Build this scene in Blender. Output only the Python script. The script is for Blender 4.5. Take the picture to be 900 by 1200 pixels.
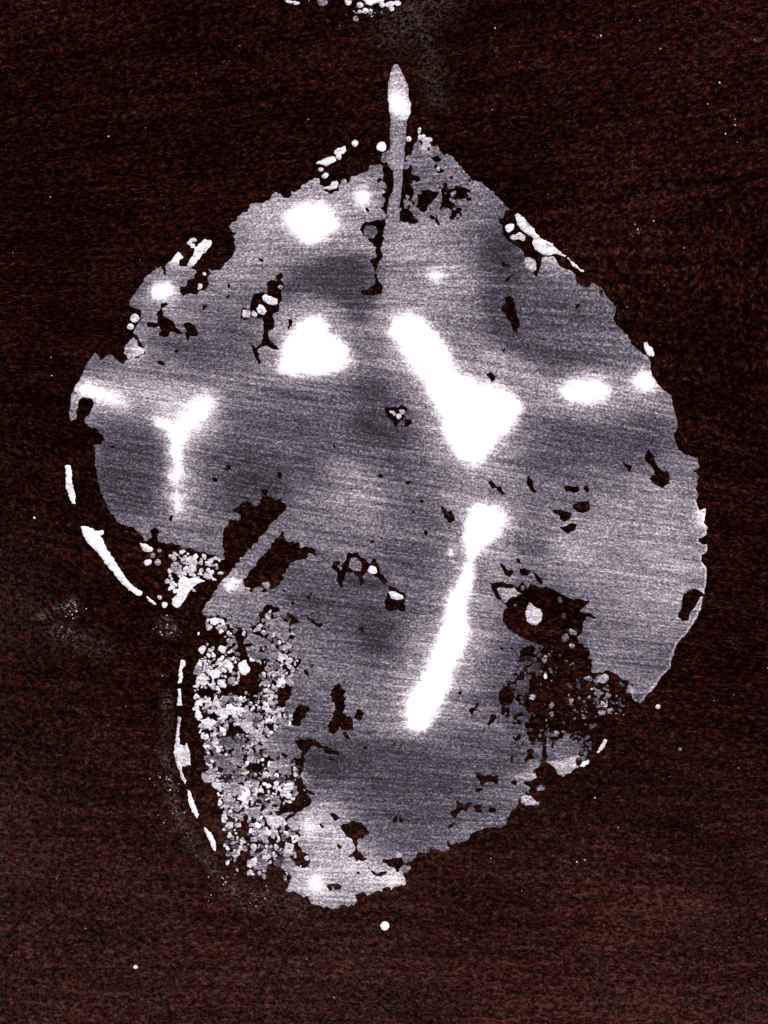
import bpy, math
import numpy as np
for o in list(bpy.data.objects): bpy.data.objects.remove(o)
S = 0.00015                       # metres per layout unit (about a tenth of a metre across the leaf)
W, H = 900, 1200
sc = bpy.context.scene
C = sc.collection

# ------------------------------------------------------------------ camera
cam_d = bpy.data.cameras.new("Camera"); cam = bpy.data.objects.new("Camera", cam_d); C.objects.link(cam)
CAM_H = 0.30
cam.location = (0, 0, CAM_H)
cam_d.sensor_fit = 'VERTICAL'; cam_d.sensor_height = 24.0
cam_d.lens = 24.0 * CAM_H / (H * S)
cam_d.clip_start = 0.01; cam_d.clip_end = 50
sc.camera = cam
sc.render.resolution_x, sc.render.resolution_y = 768, 1024

# ------------------------------------------------------------------ world, sun, exposure
SUN_EL, SUN_AZ = math.radians(42), math.radians(35)
w = bpy.data.worlds.new("World"); sc.world = w; w.use_nodes = True
nt = w.node_tree; nt.nodes.clear()
wo = nt.nodes.new('ShaderNodeOutputWorld'); bg = nt.nodes.new('ShaderNodeBackground'); sky = nt.nodes.new('ShaderNodeTexSky')
sky.sky_type = 'NISHITA'; sky.sun_disc = False; sky.sun_elevation = SUN_EL; sky.sun_rotation = SUN_AZ
bg.inputs['Strength'].default_value = 0.05
nt.links.new(sky.outputs[0], bg.inputs[0]); nt.links.new(bg.outputs[0], wo.inputs[0])
sun_d = bpy.data.lights.new("Sun", 'SUN'); sun = bpy.data.objects.new("Sun", sun_d); C.objects.link(sun)
sun_d.energy = 2.6; sun_d.angle = math.radians(10); sun_d.color = (1.0, 0.93, 0.88)
sun.rotation_euler = (math.pi / 2 - SUN_EL, 0, math.pi - SUN_AZ)
vs = sc.view_settings
vs.view_transform = 'Standard'; vs.look = 'None'; vs.gamma = 1; vs.use_curve_mapping = False
vs.exposure = 0.95

# ------------------------------------------------------------------ numeric helpers
rng = np.random.default_rng(11)
def sstep(a, b, x):
    t = np.clip((x - a) / (b - a), 0, 1); return t * t * (3 - 2 * t)
def vnoise(x, y, scale, seed):
    r = np.random.default_rng(seed).random((256, 256))
    u, v = x / scale, y / scale
    iu, iv = np.floor(u).astype(int), np.floor(v).astype(int)
    fu, fv = u - iu, v - iv
    fu = fu * fu * (3 - 2 * fu); fv = fv * fv * (3 - 2 * fv)
    g = lambda a, b: r[(iv + b) & 255, (iu + a) & 255]
    return (g(0, 0) * (1 - fu) + g(1, 0) * fu) * (1 - fv) + (g(0, 1) * (1 - fu) + g(1, 1) * fu) * fv
def worley(x, y, scale, seed):
    R = np.random.default_rng(seed); jx, jy = R.random((256, 256)), R.random((256, 256))
    u, v = x / scale, y / scale
    iu, iv = np.floor(u).astype(int), np.floor(v).astype(int)
    best = np.full(x.shape, 9.0)
    for a in (-1, 0, 1):
        for b in (-1, 0, 1):
            cx = iu + a + jx[(iv + b) & 255, (iu + a) & 255]; cy = iv + b + jy[(iv + b) & 255, (iu + a) & 255]
            best = np.minimum(best, (u - cx) ** 2 + (v - cy) ** 2)
    return np.sqrt(best) * scale
CL = 14.0
class Grid:
    def __init__(s, x0, y0, x1, y1, step):
        s.x0, s.y0, s.step = x0, y0, step
        s.nx, s.ny = int((x1 - x0) / step) + 1, int((y1 - y0) / step) + 1
        s.X, s.Y = np.meshgrid(x0 + np.arange(s.nx) * step, y0 + np.arange(s.ny) * step)
    def win(s, xa, ya, xb, yb):
        i0 = max(0, int(math.floor((xa - s.x0) / s.step))); i1 = min(s.nx, int(math.ceil((xb - s.x0) / s.step)) + 1)
        j0 = max(0, int(math.floor((ya - s.y0) / s.step))); j1 = min(s.ny, int(math.ceil((yb - s.y0) / s.step)) + 1)
        return (slice(j0, max(j0, j1)), slice(i0, max(i0, i1)))
    def sd(s, poly):                                   # signed distance, positive inside, clamped
        P = np.array(poly, float); Q = np.roll(P, -1, 0)
        d = np.full(s.X.shape, CL); ins = np.zeros(s.X.shape, bool)
        for (ax, ay), (bx, by) in zip(P, Q):
            wn = s.win(min(ax, bx) - CL, min(ay, by) - CL, max(ax, bx) + CL, max(ay, by) + CL)
            x, y = s.X[wn], s.Y[wn]
            if x.size:
                dx, dy = bx - ax, by - ay; L = dx * dx + dy * dy + 1e-9
                t = np.clip(((x - ax) * dx + (y - ay) * dy) / L, 0, 1)
                d[wn] = np.minimum(d[wn], np.hypot(x - ax - t * dx, y - ay - t * dy))
            if ay != by:
                lo, hi = min(ay, by), max(ay, by)
                j0 = int(np.ceil((lo - s.y0) / s.step)); j1 = int(np.ceil((hi - s.y0) / s.step))
                j0, j1 = max(0, j0), min(s.ny, j1)
                if j1 > j0:
                    ys = s.Y[j0:j1, 0]; xc = ax + (ys - ay) / (by - ay) * (bx - ax)
                    ins[j0:j1] ^= s.X[j0:j1] < xc[:, None]
        return np.where(ins, d, -d)
    def disc(s, cx, cy, rx, ry=None, ang=0):
        ry = ry or rx; c, n = math.cos(ang), math.sin(ang)
        wn = s.win(cx - max(rx, ry) - 4, cy - max(rx, ry) - 4, cx + max(rx, ry) + 4, cy + max(rx, ry) + 4)
        x, y = s.X[wn] - cx, s.Y[wn] - cy
        if hasattr(s, 'wx'): x, y = x + s.wx[wn], y + s.wy[wn]
        u, v = c * x + n * y, -n * x + c * y
        return wn, (1 - np.sqrt((u / rx) ** 2 + (v / ry) ** 2)) * min(rx, ry)

def brush_xy(x, y):                                    # broom strokes run in shallow arcs
    s = (np.clip(x, -300, 1200) - 450) * np.interp(y, [-100, 100, 200, 280, 360, 440, 520, 620, 760, 950, 1300], [-.15, -.13, -.09, -.03, .06, .14, .18, .17, .11, .05, .02])
    return x, y - s

def mesh_field(F, D, g):
    """contour F>0 on the grid; returns verts(x,y), F, D, tris, wall edges"""
    ny, nx = F.shape
    F = np.where(np.abs(F) < 0.02, np.where(F >= 0, 0.02, -0.02), F)
    ins = F > 0
    vid = -np.ones(F.shape, int); vid[ins] = np.arange(ins.sum()); n = ins.sum()
    px = [g.X[ins]]; py = [g.Y[ins]]; pd = [D[ins]]; pf = [F[ins]]
    def cross(a, b):
        nonlocal n
        m = ins[a] != ins[b]; t = F[a] / (F[a] - F[b] + 1e-12)
        ids = -np.ones(m.shape, int); ids[m] = n + np.arange(m.sum()); n += m.sum()
        px.append((g.X[a] + t * (g.X[b] - g.X[a]))[m]); py.append((g.Y[a] + t * (g.Y[b] - g.Y[a]))[m])
        pd.append(np.where(ins[a], D[a], D[b])[m]); pf.append(np.zeros(m.sum()))
        return ids
    hE = cross(np.s_[:, :-1], np.s_[:, 1:]); vE = cross(np.s_[:-1, :], np.s_[1:, :])
    c = [vid[:-1, :-1], vid[:-1, 1:], vid[1:, 1:], vid[1:, :-1]]       # tl tr br bl
    e = [hE[:-1], vE[:, 1:], hE[1:], vE[:, :-1]]                       # top right bottom left
    code = sum((ins[s].astype(int) << k) for k, s in enumerate((np.s_[:-1, :-1], np.s_[:-1, 1:], np.s_[1:, 1:], np.s_[1:, :-1])))
    quads = np.zeros((0, 4), int); tris = []; walls = []
    m = code == 15
    quads = np.stack([k[m] for k in c], 1)
    for cd in range(1, 15):
        m = code == cd
        if not m.any(): continue
        polys = []
        if cd in (5, 10):
            for k in range(4):
                if cd >> k & 1: polys.append([('c', k), ('e', k), ('e', (k - 1) % 4)])
        else:
            p = []
            for k in range(4):
                if cd >> k & 1: p.append(('c', k))
                if (cd >> k & 1) != (cd >> ((k + 1) % 4) & 1): p.append(('e', k))
            polys.append(p)
        for p in polys:
            arr = [(c if t == 'c' else e)[k][m] for t, k in p]
            for i in range(1, len(arr) - 1): tris.append(np.stack([arr[0], arr[i], arr[i + 1]], 1))
            for i in range(len(p)):
                if p[i][0] == 'e' and p[(i + 1) % len(p)][0] == 'e':
                    walls.append(np.stack([arr[i], arr[(i + 1) % len(p)]], 1))
    tris = np.concatenate(tris) if tris else np.zeros((0, 3), int)
    walls = np.concatenate(walls) if walls else np.zeros((0, 2), int)
    return [np.concatenate(a) for a in (px, py, pf, pd)] + [quads, tris, walls]

def build(name, data, mat, parent=None, th=(0.5, 1.2), qm=None, tm=None, wm=None, relief=None):
    """turn (part of) a contoured field into a thin slab standing on the ground"""
    x, y, f, d, quads, tris, walls = data
    if qm is not None: quads, tris, walls = quads[qm], tris[tm], walls[wm]
    used = np.unique(np.concatenate([quads.ravel(), tris.ravel(), walls.ravel()]))
    rm = np.zeros(len(x), int); rm[used] = np.arange(len(used))
    X, Y, Fv, Dv = x[used], y[used], f[used], d[used]
    q, t, wl = rm[quads], rm[tris], rm[walls]
    z = (th[0] + (th[1] - th[0]) * sstep(0.3, 1.0, Dv)) * (0.62 + 0.38 * sstep(0, 2.5, Fv))
    z = z + 0.12 * (vnoise(X, brush_xy(X, Y)[1] * 3.0, 5, 5) - 0.5)
    z = np.maximum(z, 0.15) + 0.1
    n = len(X); wb = np.unique(wl.ravel()); nb = len(wb); wr = np.zeros(n, int); wr[wb] = n + np.arange(nb)
    co = np.zeros((n + nb, 3)); co[:n, 0] = (X - 450) * S; co[:n, 1] = (600 - Y) * S; co[:n, 2] = z * S
    co[n:, :2] = co[wb, :2]; co[n:, 2] = -0.3 * S
    # orientation: layout y points down, so reverse the winding to face up
    q = q[:, ::-1]; t = t[:, ::-1]
    wq = np.stack([wl[:, 0], wl[:, 1], wr[wl[:, 1]], wr[wl[:, 0]]], 1)
    org = np.zeros(3)
    if parent is None:
        org = np.array([co[:, 0].mean(), co[:, 1].mean(), 0.0]); co = co - org
    me = bpy.data.meshes.new(name)
    loops = np.concatenate([q.ravel(), t.ravel(), wq.ravel()]).astype(np.int32)
    tot = np.concatenate([np.full(len(q), 4), np.full(len(t), 3), np.full(len(wq), 4)]).astype(np.int32)
    st = np.concatenate([[0], np.cumsum(tot)[:-1]]).astype(np.int32)
    me.vertices.add(len(co)); me.vertices.foreach_set('co', co.ravel().astype(np.float32))
    me.loops.add(len(loops)); me.loops.foreach_set('vertex_index', loops)
    me.polygons.add(len(tot)); me.polygons.foreach_set('loop_start', st); me.polygons.foreach_set('loop_total', tot)
    me.update(calc_edges=True)
    sm = np.ones(len(tot), bool); sm[len(q) + len(t):] = False
    me.polygons.foreach_set('use_smooth', sm)
    dep = me.attributes.new('deposit_shade', 'FLOAT', 'POINT'); dep.data.foreach_set('value', np.concatenate([Dv, Dv[wb]]).astype(np.float32))
    bx, by = brush_xy(X, Y); bv = np.stack([bx, by, 0 * bx], 1) / 900.0
    ba = me.attributes.new('brush', 'FLOAT_VECTOR', 'POINT'); ba.data.foreach_set('vector', np.concatenate([bv, bv[wb]]).ravel().astype(np.float32))
    me.materials.append(mat)
    o = bpy.data.objects.new(name, me); C.objects.link(o); o.location = org
    if parent: o.parent = parent
    return o

# ------------------------------------------------------------------ materials
def N(t, ty, **kw):
    n = t.nodes.new(ty)
    for k, v in kw.items():
        if hasattr(n, k): setattr(n, k, v)
        else: n.inputs[k].default_value = v
    return n
def L(t, a, b): t.links.new(a, b)
def math_n(t, op, a, b=None, c=None):
    n = t.nodes.new('ShaderNodeMath'); n.operation = op
    for i, v in enumerate((a, b, c)):
        if v is None: continue
        if isinstance(v, (int, float)): n.inputs[i].default_value = v
        else: t.links.new(v, n.inputs[i])
    return n.outputs[0]
def brushed_noise(t, vec, sx, sy, detail=2, rough=0.55, off=0.0):
    m = N(t, 'ShaderNodeMapping'); m.inputs['Scale'].default_value = (sx, sy, 1); m.inputs['Location'].default_value = (off, off * 1.7, off * .6); m.inputs['Rotation'].default_value = (0.71, 0.53, 0.37)
    L(t, vec, m.inputs['Vector'])
    n = N(t, 'ShaderNodeTexNoise', Scale=1.0, Detail=detail, Roughness=rough); L(t, m.outputs[0], n.inputs['Vector'])
    return n
def ramp(t, fac, stops, interp='LINEAR'):
    r = t.nodes.new('ShaderNodeValToRGB'); r.color_ramp.interpolation = interp
    el = r.color_ramp.elements
    while len(el) < len(stops): el.new(0.5)
    for e, (p, c) in zip(el, stops): e.position = p; e.color = (*c, 1)
    L(t, fac, r.inputs[0]); return r

def mat_film():
    m = bpy.data.materials.new('dried_white_film'); m.use_nodes = True; t = m.node_tree
    b = t.nodes['Principled BSDF']
    at = N(t, 'ShaderNodeAttribute'); at.attribute_name = 'brush'
    dp = N(t, 'ShaderNodeAttribute'); dp.attribute_name = 'deposit_shade'  # film whiteness, painted light and shade included
    v = at.outputs['Vector']
    fine = brushed_noise(t, v, 330, 500, 1.0, 0.6)
    mid = brushed_noise(t, v, 90, 240, 1.0, 0.5, 3.1)
    streak = brushed_noise(t, v, 11, 260, 2.0, 0.6, 7.7)
    broad = brushed_noise(t, v, 7, 40, 2.0, 0.5, 1.3)
    f = math_n(t, 'MULTIPLY_ADD', math_n(t, 'SUBTRACT', fine.outputs[0], 0.5), 0.9, dp.outputs['Fac'])
    f = math_n(t, 'MULTIPLY_ADD', math_n(t, 'SUBTRACT', mid.outputs[0], 0.5), 0.25, f)
    f = math_n(t, 'MULTIPLY_ADD', math_n(t, 'SUBTRACT', streak.outputs[0], 0.5), 0.54, f)
    f = math_n(t, 'MULTIPLY_ADD', math_n(t, 'SUBTRACT', broad.outputs[0], 0.5), 0.12, f)
    r = ramp(t, f, [(0.0, (.010, .006, .008)), (0.22, (.026, .020, .028)), (0.42, (.092, .081, .101)), (0.62, (.278, .236, .254)), (0.85, (.68, .62, .63)), (1.0, (.86, .855, .85))])
    ch = brushed_noise(t, v, 160, 220, 1.0, 0.5, 12.0)
    tint = ramp(t, ch.outputs[0], [(0.3, (1.10, .93, .96)), (0.5, (1, 1, 1)), (0.7, (.93, .98, 1.10))])
    mx = N(t, 'ShaderNodeMix', data_type='RGBA', blend_type='MULTIPLY'); mx.inputs[0].default_value = 0.8
    L(t, r.outputs[0], mx.inputs[6]); L(t, tint.outputs[0], mx.inputs[7])
    L(t, mx.outputs[2], b.inputs['Base Color'])
    b.inputs['Roughness'].default_value = 0.85; b.inputs['Specular IOR Level'].default_value = 0.25
    bp = N(t, 'ShaderNodeBump', Strength=0.35, Distance=0.00005)
    hh = math_n(t, 'ADD', fine.outputs[0], streak.outputs[0]); L(t, hh, bp.inputs['Height']); L(t, bp.outputs[0], b.inputs['Normal'])
    return m

def mat_ground():
    m = bpy.data.materials.new('dark_brown_brushed_concrete'); m.use_nodes = True; t = m.node_tree
    b = t.nodes['Principled BSDF']
    at = N(t, 'ShaderNodeAttribute'); at.attribute_name = 'brush'
    du = N(t, 'ShaderNodeAttribute'); du.attribute_name = 'dust'
    v = at.outputs['Vector']
    g1 = brushed_noise(t, v, 130, 230, 2.0, 0.65)
    g2 = brushed_noise(t, v, 330, 420, 1.0, 0.6, 4.4)
    st = brushed_noise(t, v, 8, 110, 3.0, 0.55, 9.1)
    br = brushed_noise(t, v, 5, 9, 2.0, 0.5, 2.2)
    we = N(t, 'ShaderNodeAttribute'); we.attribute_name = 'ground_tone'
    f = math_n(t, 'MULTIPLY', g1.outputs[0], 0.55)
    f = math_n(t, 'MULTIPLY_ADD', g2.outputs[0], 0.35, f)
    f = math_n(t, 'MULTIPLY_ADD', st.outputs[0], 0.20, f)
    f = math_n(t, 'MULTIPLY_ADD', br.outputs[0], 0.14, f); f = math_n(t, 'ADD', f, we.outputs['Fac'])
    r = ramp(t, f, [(0.46, (.0010, .0003, .0002)), (0.56, (.0050, .0012, .0009)), (0.66, (.019, .0054, .0038)), (0.80, (.075, .029, .021))])
    hue = brushed_noise(t, v, 120, 150, 1.0, 0.5, 21.0)
    tint = ramp(t, hue.outputs[0], [(0.35, (1.35, .72, .74)), (0.5, (1, 1, 1)), (0.65, (.9, 1.1, .8))])
    mx = N(t, 'ShaderNodeMix', data_type='RGBA', blend_type='MULTIPLY'); mx.inputs[0].default_value = 1.0
    L(t, r.outputs[0], mx.inputs[6]); L(t, tint.outputs[0], mx.inputs[7])
    dn = brushed_noise(t, v, 240, 300, 2.0, 0.7, 33.0)
    dr = N(t, 'ShaderNodeMapRange'); dr.inputs[1].default_value = 0.46; dr.inputs[2].default_value = 0.70; dr.inputs[4].default_value = 1.6
    L(t, dn.outputs[0], dr.inputs[0])
    dm = N(t, 'ShaderNodeClamp'); L(t, math_n(t, 'MULTIPLY', dr.outputs[0], du.outputs['Fac']), dm.inputs[0])
    m2 = N(t, 'ShaderNodeMix', data_type='RGBA'); L(t, dm.outputs[0], m2.inputs[0]); L(t, mx.outputs[2], m2.inputs[6]); m2.inputs[7].default_value = (.36, .28, .25, 1)
    L(t, m2.outputs[2], b.inputs['Base Color'])
    b.inputs['Roughness'].default_value = 0.9; b.inputs['Specular IOR Level'].default_value = 0.0
    bp = N(t, 'ShaderNodeBump', Strength=0.7, Distance=0.00012); L(t, f, bp.inputs['Height']); L(t, bp.outputs[0], b.inputs['Normal'])
    return m
FILM, GROUND = mat_film(), mat_ground()

# ------------------------------------------------------------------ ground
def make_ground():
    far = lambda a, s: a + s * np.array([15000, 6000, 2500, 1000, 450, 180, 70])
    xs = np.concatenate([far(-60, -1), np.arange(-60, 961, 4), far(960, 1)[::-1]])
    ys = np.concatenate([far(-60, -1), np.arange(-60, 1261, 4), far(1260, 1)[::-1]])
    X, Y = np.meshgrid(xs, ys); ny, nx = X.shape
    me = bpy.data.meshes.new('ground')
    co = np.stack([(X - 450) * S, (600 - Y) * S, 0 * X], 2).reshape(-1, 3)
    a = np.arange(ny * nx).reshape(ny, nx)
    q = np.stack([a[1:, :-1], a[1:, 1:], a[:-1, 1:], a[:-1, :-1]], 2).reshape(-1, 4)
    me.from_pydata(co.tolist(), [], q.tolist())
    bx, by = brush_xy(X, Y)
    at = me.attributes.new('brush', 'FLOAT_VECTOR', 'POINT'); at.data.foreach_set('vector', (np.stack([bx, by, 0 * bx], 2) / 900).reshape(-1).astype(np.float32))
    def seg(x0, y0, x1, y1, wd):
        dx, dy = x1 - x0, y1 - y0; t = np.clip(((X - x0) * dx + (Y - y0) * dy) / (dx * dx + dy * dy), 0, 1)
        return np.exp(-(((X - x0 - t * dx) ** 2 + (Y - y0 - t * dy) ** 2) / wd ** 2))
    dust = 0.022 * sstep(760, 1150, Y) * (0.4 + 1.2 * vnoise(X, Y, 90, 3)) + 0.02 * np.exp(-((X + 30) / 130) ** 2 - ((Y - 960) / 220) ** 2)
    pts = [(194, 840), (192, 880), (200, 930), (212, 965), (232, 1000), (262, 1030), (275, 1055)]
    for (p, q2), am in zip(zip(pts, pts[1:]), (.18, .27, .33, .28, .24, .28)): dust = np.maximum(dust, am * .75 * seg(*p, *q2, 5.5))
    dust = np.maximum(dust, .13 * seg(272, 1045, 350, 1068, 14))
    dust = np.maximum(dust, .14 * seg(505, -5, 470, 28, 26)); dust = np.maximum(dust, .075 * seg(497, 40, 512, 115, 13))
    dust = np.maximum(dust, .50 * seg(82, 706, 86, 710, 5)); dust = np.maximum(dust, .27 * seg(50, 722, 84, 706, 5))
    dust = np.maximum(dust, .42 * seg(81, 740, 82, 741, 4)); dust = np.maximum(dust, .10 * seg(60, 738, 120, 760, 12))
    dust = np.maximum(dust, .55 * seg(194, 731, 199, 738, 6)); dust = np.maximum(dust, .30 * seg(196, 815, 196, 825, 5))
    dust = np.maximum(dust, .03 * seg(0, 690, 10, 720, 70))
    dust = np.where(dust > .08, dust * (.35 + 1.0 * vnoise(X, Y, 12, 44)) * .85, dust)
    da = me.attributes.new('dust', 'FLOAT', 'POINT'); da.data.foreach_set('value', dust.ravel().astype(np.float32))
    ground_tone = .072 * sstep(740, 1130, Y) * (.6 + .7 * vnoise(X, Y, 160, 13)) + .03 * sstep(650, 880, X) * sstep(420, 60, Y) + .012 * sstep(260, 40, X) * sstep(560, 760, Y) - .052  # ground tone: lighter towards the bottom, upper right and lower left
    wa = me.attributes.new('ground_tone', 'FLOAT', 'POINT'); wa.data.foreach_set('value', ground_tone.ravel().astype(np.float32))
    me.materials.append(GROUND)
    o = bpy.data.objects.new('ground', me); C.objects.link(o); o['kind'] = 'structure'
    o['label'] = 'dark brown broom-finished ground under the leaf print'
    return o
make_ground()

# ------------------------------------------------------------------ leaf print: outline
OUTLINE = [(486,168),(490,165),(493,173),(499,178),(504,172),(512,171),(518,176),(519,183),(525,181),(535,190),(541,197),(550,206),(558,213),(564,213),(572,221),(580,229),(590,238),(598,246),
(593,248),(590,255),(584,258),(589,265),(590,275),(592,280),(600,287),(609,291),(614,296),(613,304),(616,311),(622,316),(626,321),(629,324),(631,318),(634,310),(635,302),
(645,300),(650,301),(653,306),(655,313),(662,315),(668,317),(674,321),(675,330),(680,334),(686,337),(690,336),(693,332),(698,333),(706,340),(712,349),(718,356),(723,361),(720,367),(719,374),(722,381),(730,387),(736,394),(740,402),(745,408),(753,414),(760,418),(763,424),(761,433),(765,441),(771,450),(778,458),(786,464),(788,472),(791,485),(794,495),(792,505),(789,509),(792,519),(795,527),(803,532),(812,536),(817,538),(819,548),(812,552),(819,558),(816,570),(818,580),(815,588),(820,598),(827,596),(826,605),(824,613),(829,618),(828,627),(819,632),(820,637),(828,638),(828,648),(821,650),(822,657),(828,666),(827,680),(825,695),(822,708),(817,722),(808,738),(802,745),(795,753),(790,764),(786,778),(785,783),(775,793),(766,806),(757,816),(750,824),
(744,822),(739,816),(741,808),(737,802),(730,801),(720,797),(712,791),(705,789),(695,789),(686,790),(679,783),(676,790),(664,796),(660,806),(650,812),(648,826),(640,836),(645,846),(640,858),
(634,866),(636,880),(632,895),(625,905),(632,912),(615,918),(622,925),(610,935),(605,945),(600,953),(592,965),(585,972),(577,970),(565,972),(555,976),(545,985),(538,989),(522,987),(525,995),(518,998),(505,995),(499,1000),(491,997),(486,1004),(478,1012),(470,1010),(474,1002),(466,1004),(456,1007),(448,1010),(462,1018),(466,1022),(471,1021),(477,1030),(475,1035),(466,1038),(458,1043),(450,1040),(443,1045),(436,1047),(430,1048),(424,1046),(418,1049),(417,1058),(408,1063),(400,1060),(395,1064),(387,1067),(383,1062),(370,1062),(364,1058),(360,1051),(350,1048),(335,1043),
(342,1030),(337,1024),(345,1015),(362,1016),(363,1003),(352,995),(350,985),(352,975),(347,965),(340,960),(346,952),(352,948),(360,946),(366,940),(362,932),(355,922),(350,912),(352,905),(354,893),(345,893),(330,882),(322,890),(310,882),(312,870),(318,862),(330,850),(345,850),(348,842),(341,838),(334,840),(332,830),(340,815),(345,805),(340,795),(350,785),(352,775),(345,765),(341,755),(344,745),(340,735),(350,728),(345,722),(330,718),(325,712),(318,708),
(305,715),(303,728),(292,738),(280,735),(268,732),(262,722),(250,722),(240,722),(236,716),(241,709),(248,700),(255,690),(262,678),(272,669),(280,658),(290,645),(303,633),(312,622),(322,608),(335,594),(329,585),(320,585),(314,580),(308,577),(306,585),(303,592),(297,594),(290,587),(285,590),(280,594),(272,597),(275,600),(282,604),(282,608),(275,611),(268,609),(267,616),(262,622),(261,640),(262,650),(266,655),(262,657),(255,652),(248,650),(240,648),
(228,645),(215,642),(208,640),(200,638),(190,636),(185,634),(182,628),(187,622),(183,618),(176,622),(178,630),(172,633),(166,628),(160,622),(156,618),(150,617),(140,614),(134,606),(128,598),(122,588),(118,575),(114,562),(112,550),(111,530),(110,522),(118,521),(121,515),(120,510),(112,502),(104,500),(99,496),(100,490),(105,485),(108,478),(111,472),(106,467),(98,465),(92,469),(91,475),(90,485),(88,492),(83,493),(81,485),(83,475),(84,462),(87,455),(92,447),(97,437),(102,425),(107,418),(112,413),(118,422),(124,418),(130,415),(138,423),(144,427),(147,422),(152,421),(160,420),(170,414),(168,406),(160,394),(155,390),(160,382),(165,375),(166,368),(165,362),(157,362),(151,359),(153,352),(160,341),(166,333),(173,322),(180,317),(189,312),(192,320),(194,324),(195,309),(201,304),(208,296),(212,296),(215,302),(211,306),(209,312),(222,313),(228,316),(232,309),(240,314),(248,317),(258,317),(265,309),(272,300),(277,293),(276,285),(274,278),(277,273),(268,266),(274,262),(280,253),(291,245),(296,239),(303,240),(310,237),(315,235),(318,228),(324,226),(332,231),(340,231),(342,225),(350,223),(357,216),(366,210),(375,208),(377,218),(380,224),(388,226),(396,224),(400,212),(405,211),(407,215),(411,209),(416,207),(424,203),(431,197),(434,193),(440,194),(446,192),(449,196),(447,200),(450,205),(449,210),(443,210),(443,215),(447,213),(452,217),(451,225),(446,228),(450,234),(451,242),(446,244),(449,248),(452,252),(455,262),(470,262),(467,255),(467,248),(471,240),(473,232),(478,236),(484,240),(488,234),(487,228),(484,223),(482,217),(485,213),(493,211),(490,208),(483,203),(483,195),(477,190),(476,185),(482,180),(485,176),(484,172)]
STALK = [(462,76),(466,76),(470,83),(473,90),(477,97),(479,105),(478,113),(482,122),(481,132),(477,142),(476,152),(475,165),(474,178),(473,190),(472,203),(471,218),(470,230),(468,244),(468,262),(466,275),(449,275),(451,268),(453,258),(454,245),(456,232),(460,225),(462,216),(461,210),(460,200),(455,195),(454,190),(450,191),(446,188),(448,180),(457,175),(457,165),(457,152),(458,140),(456,128),(454,112),(455,97),(458,84)]
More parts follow.
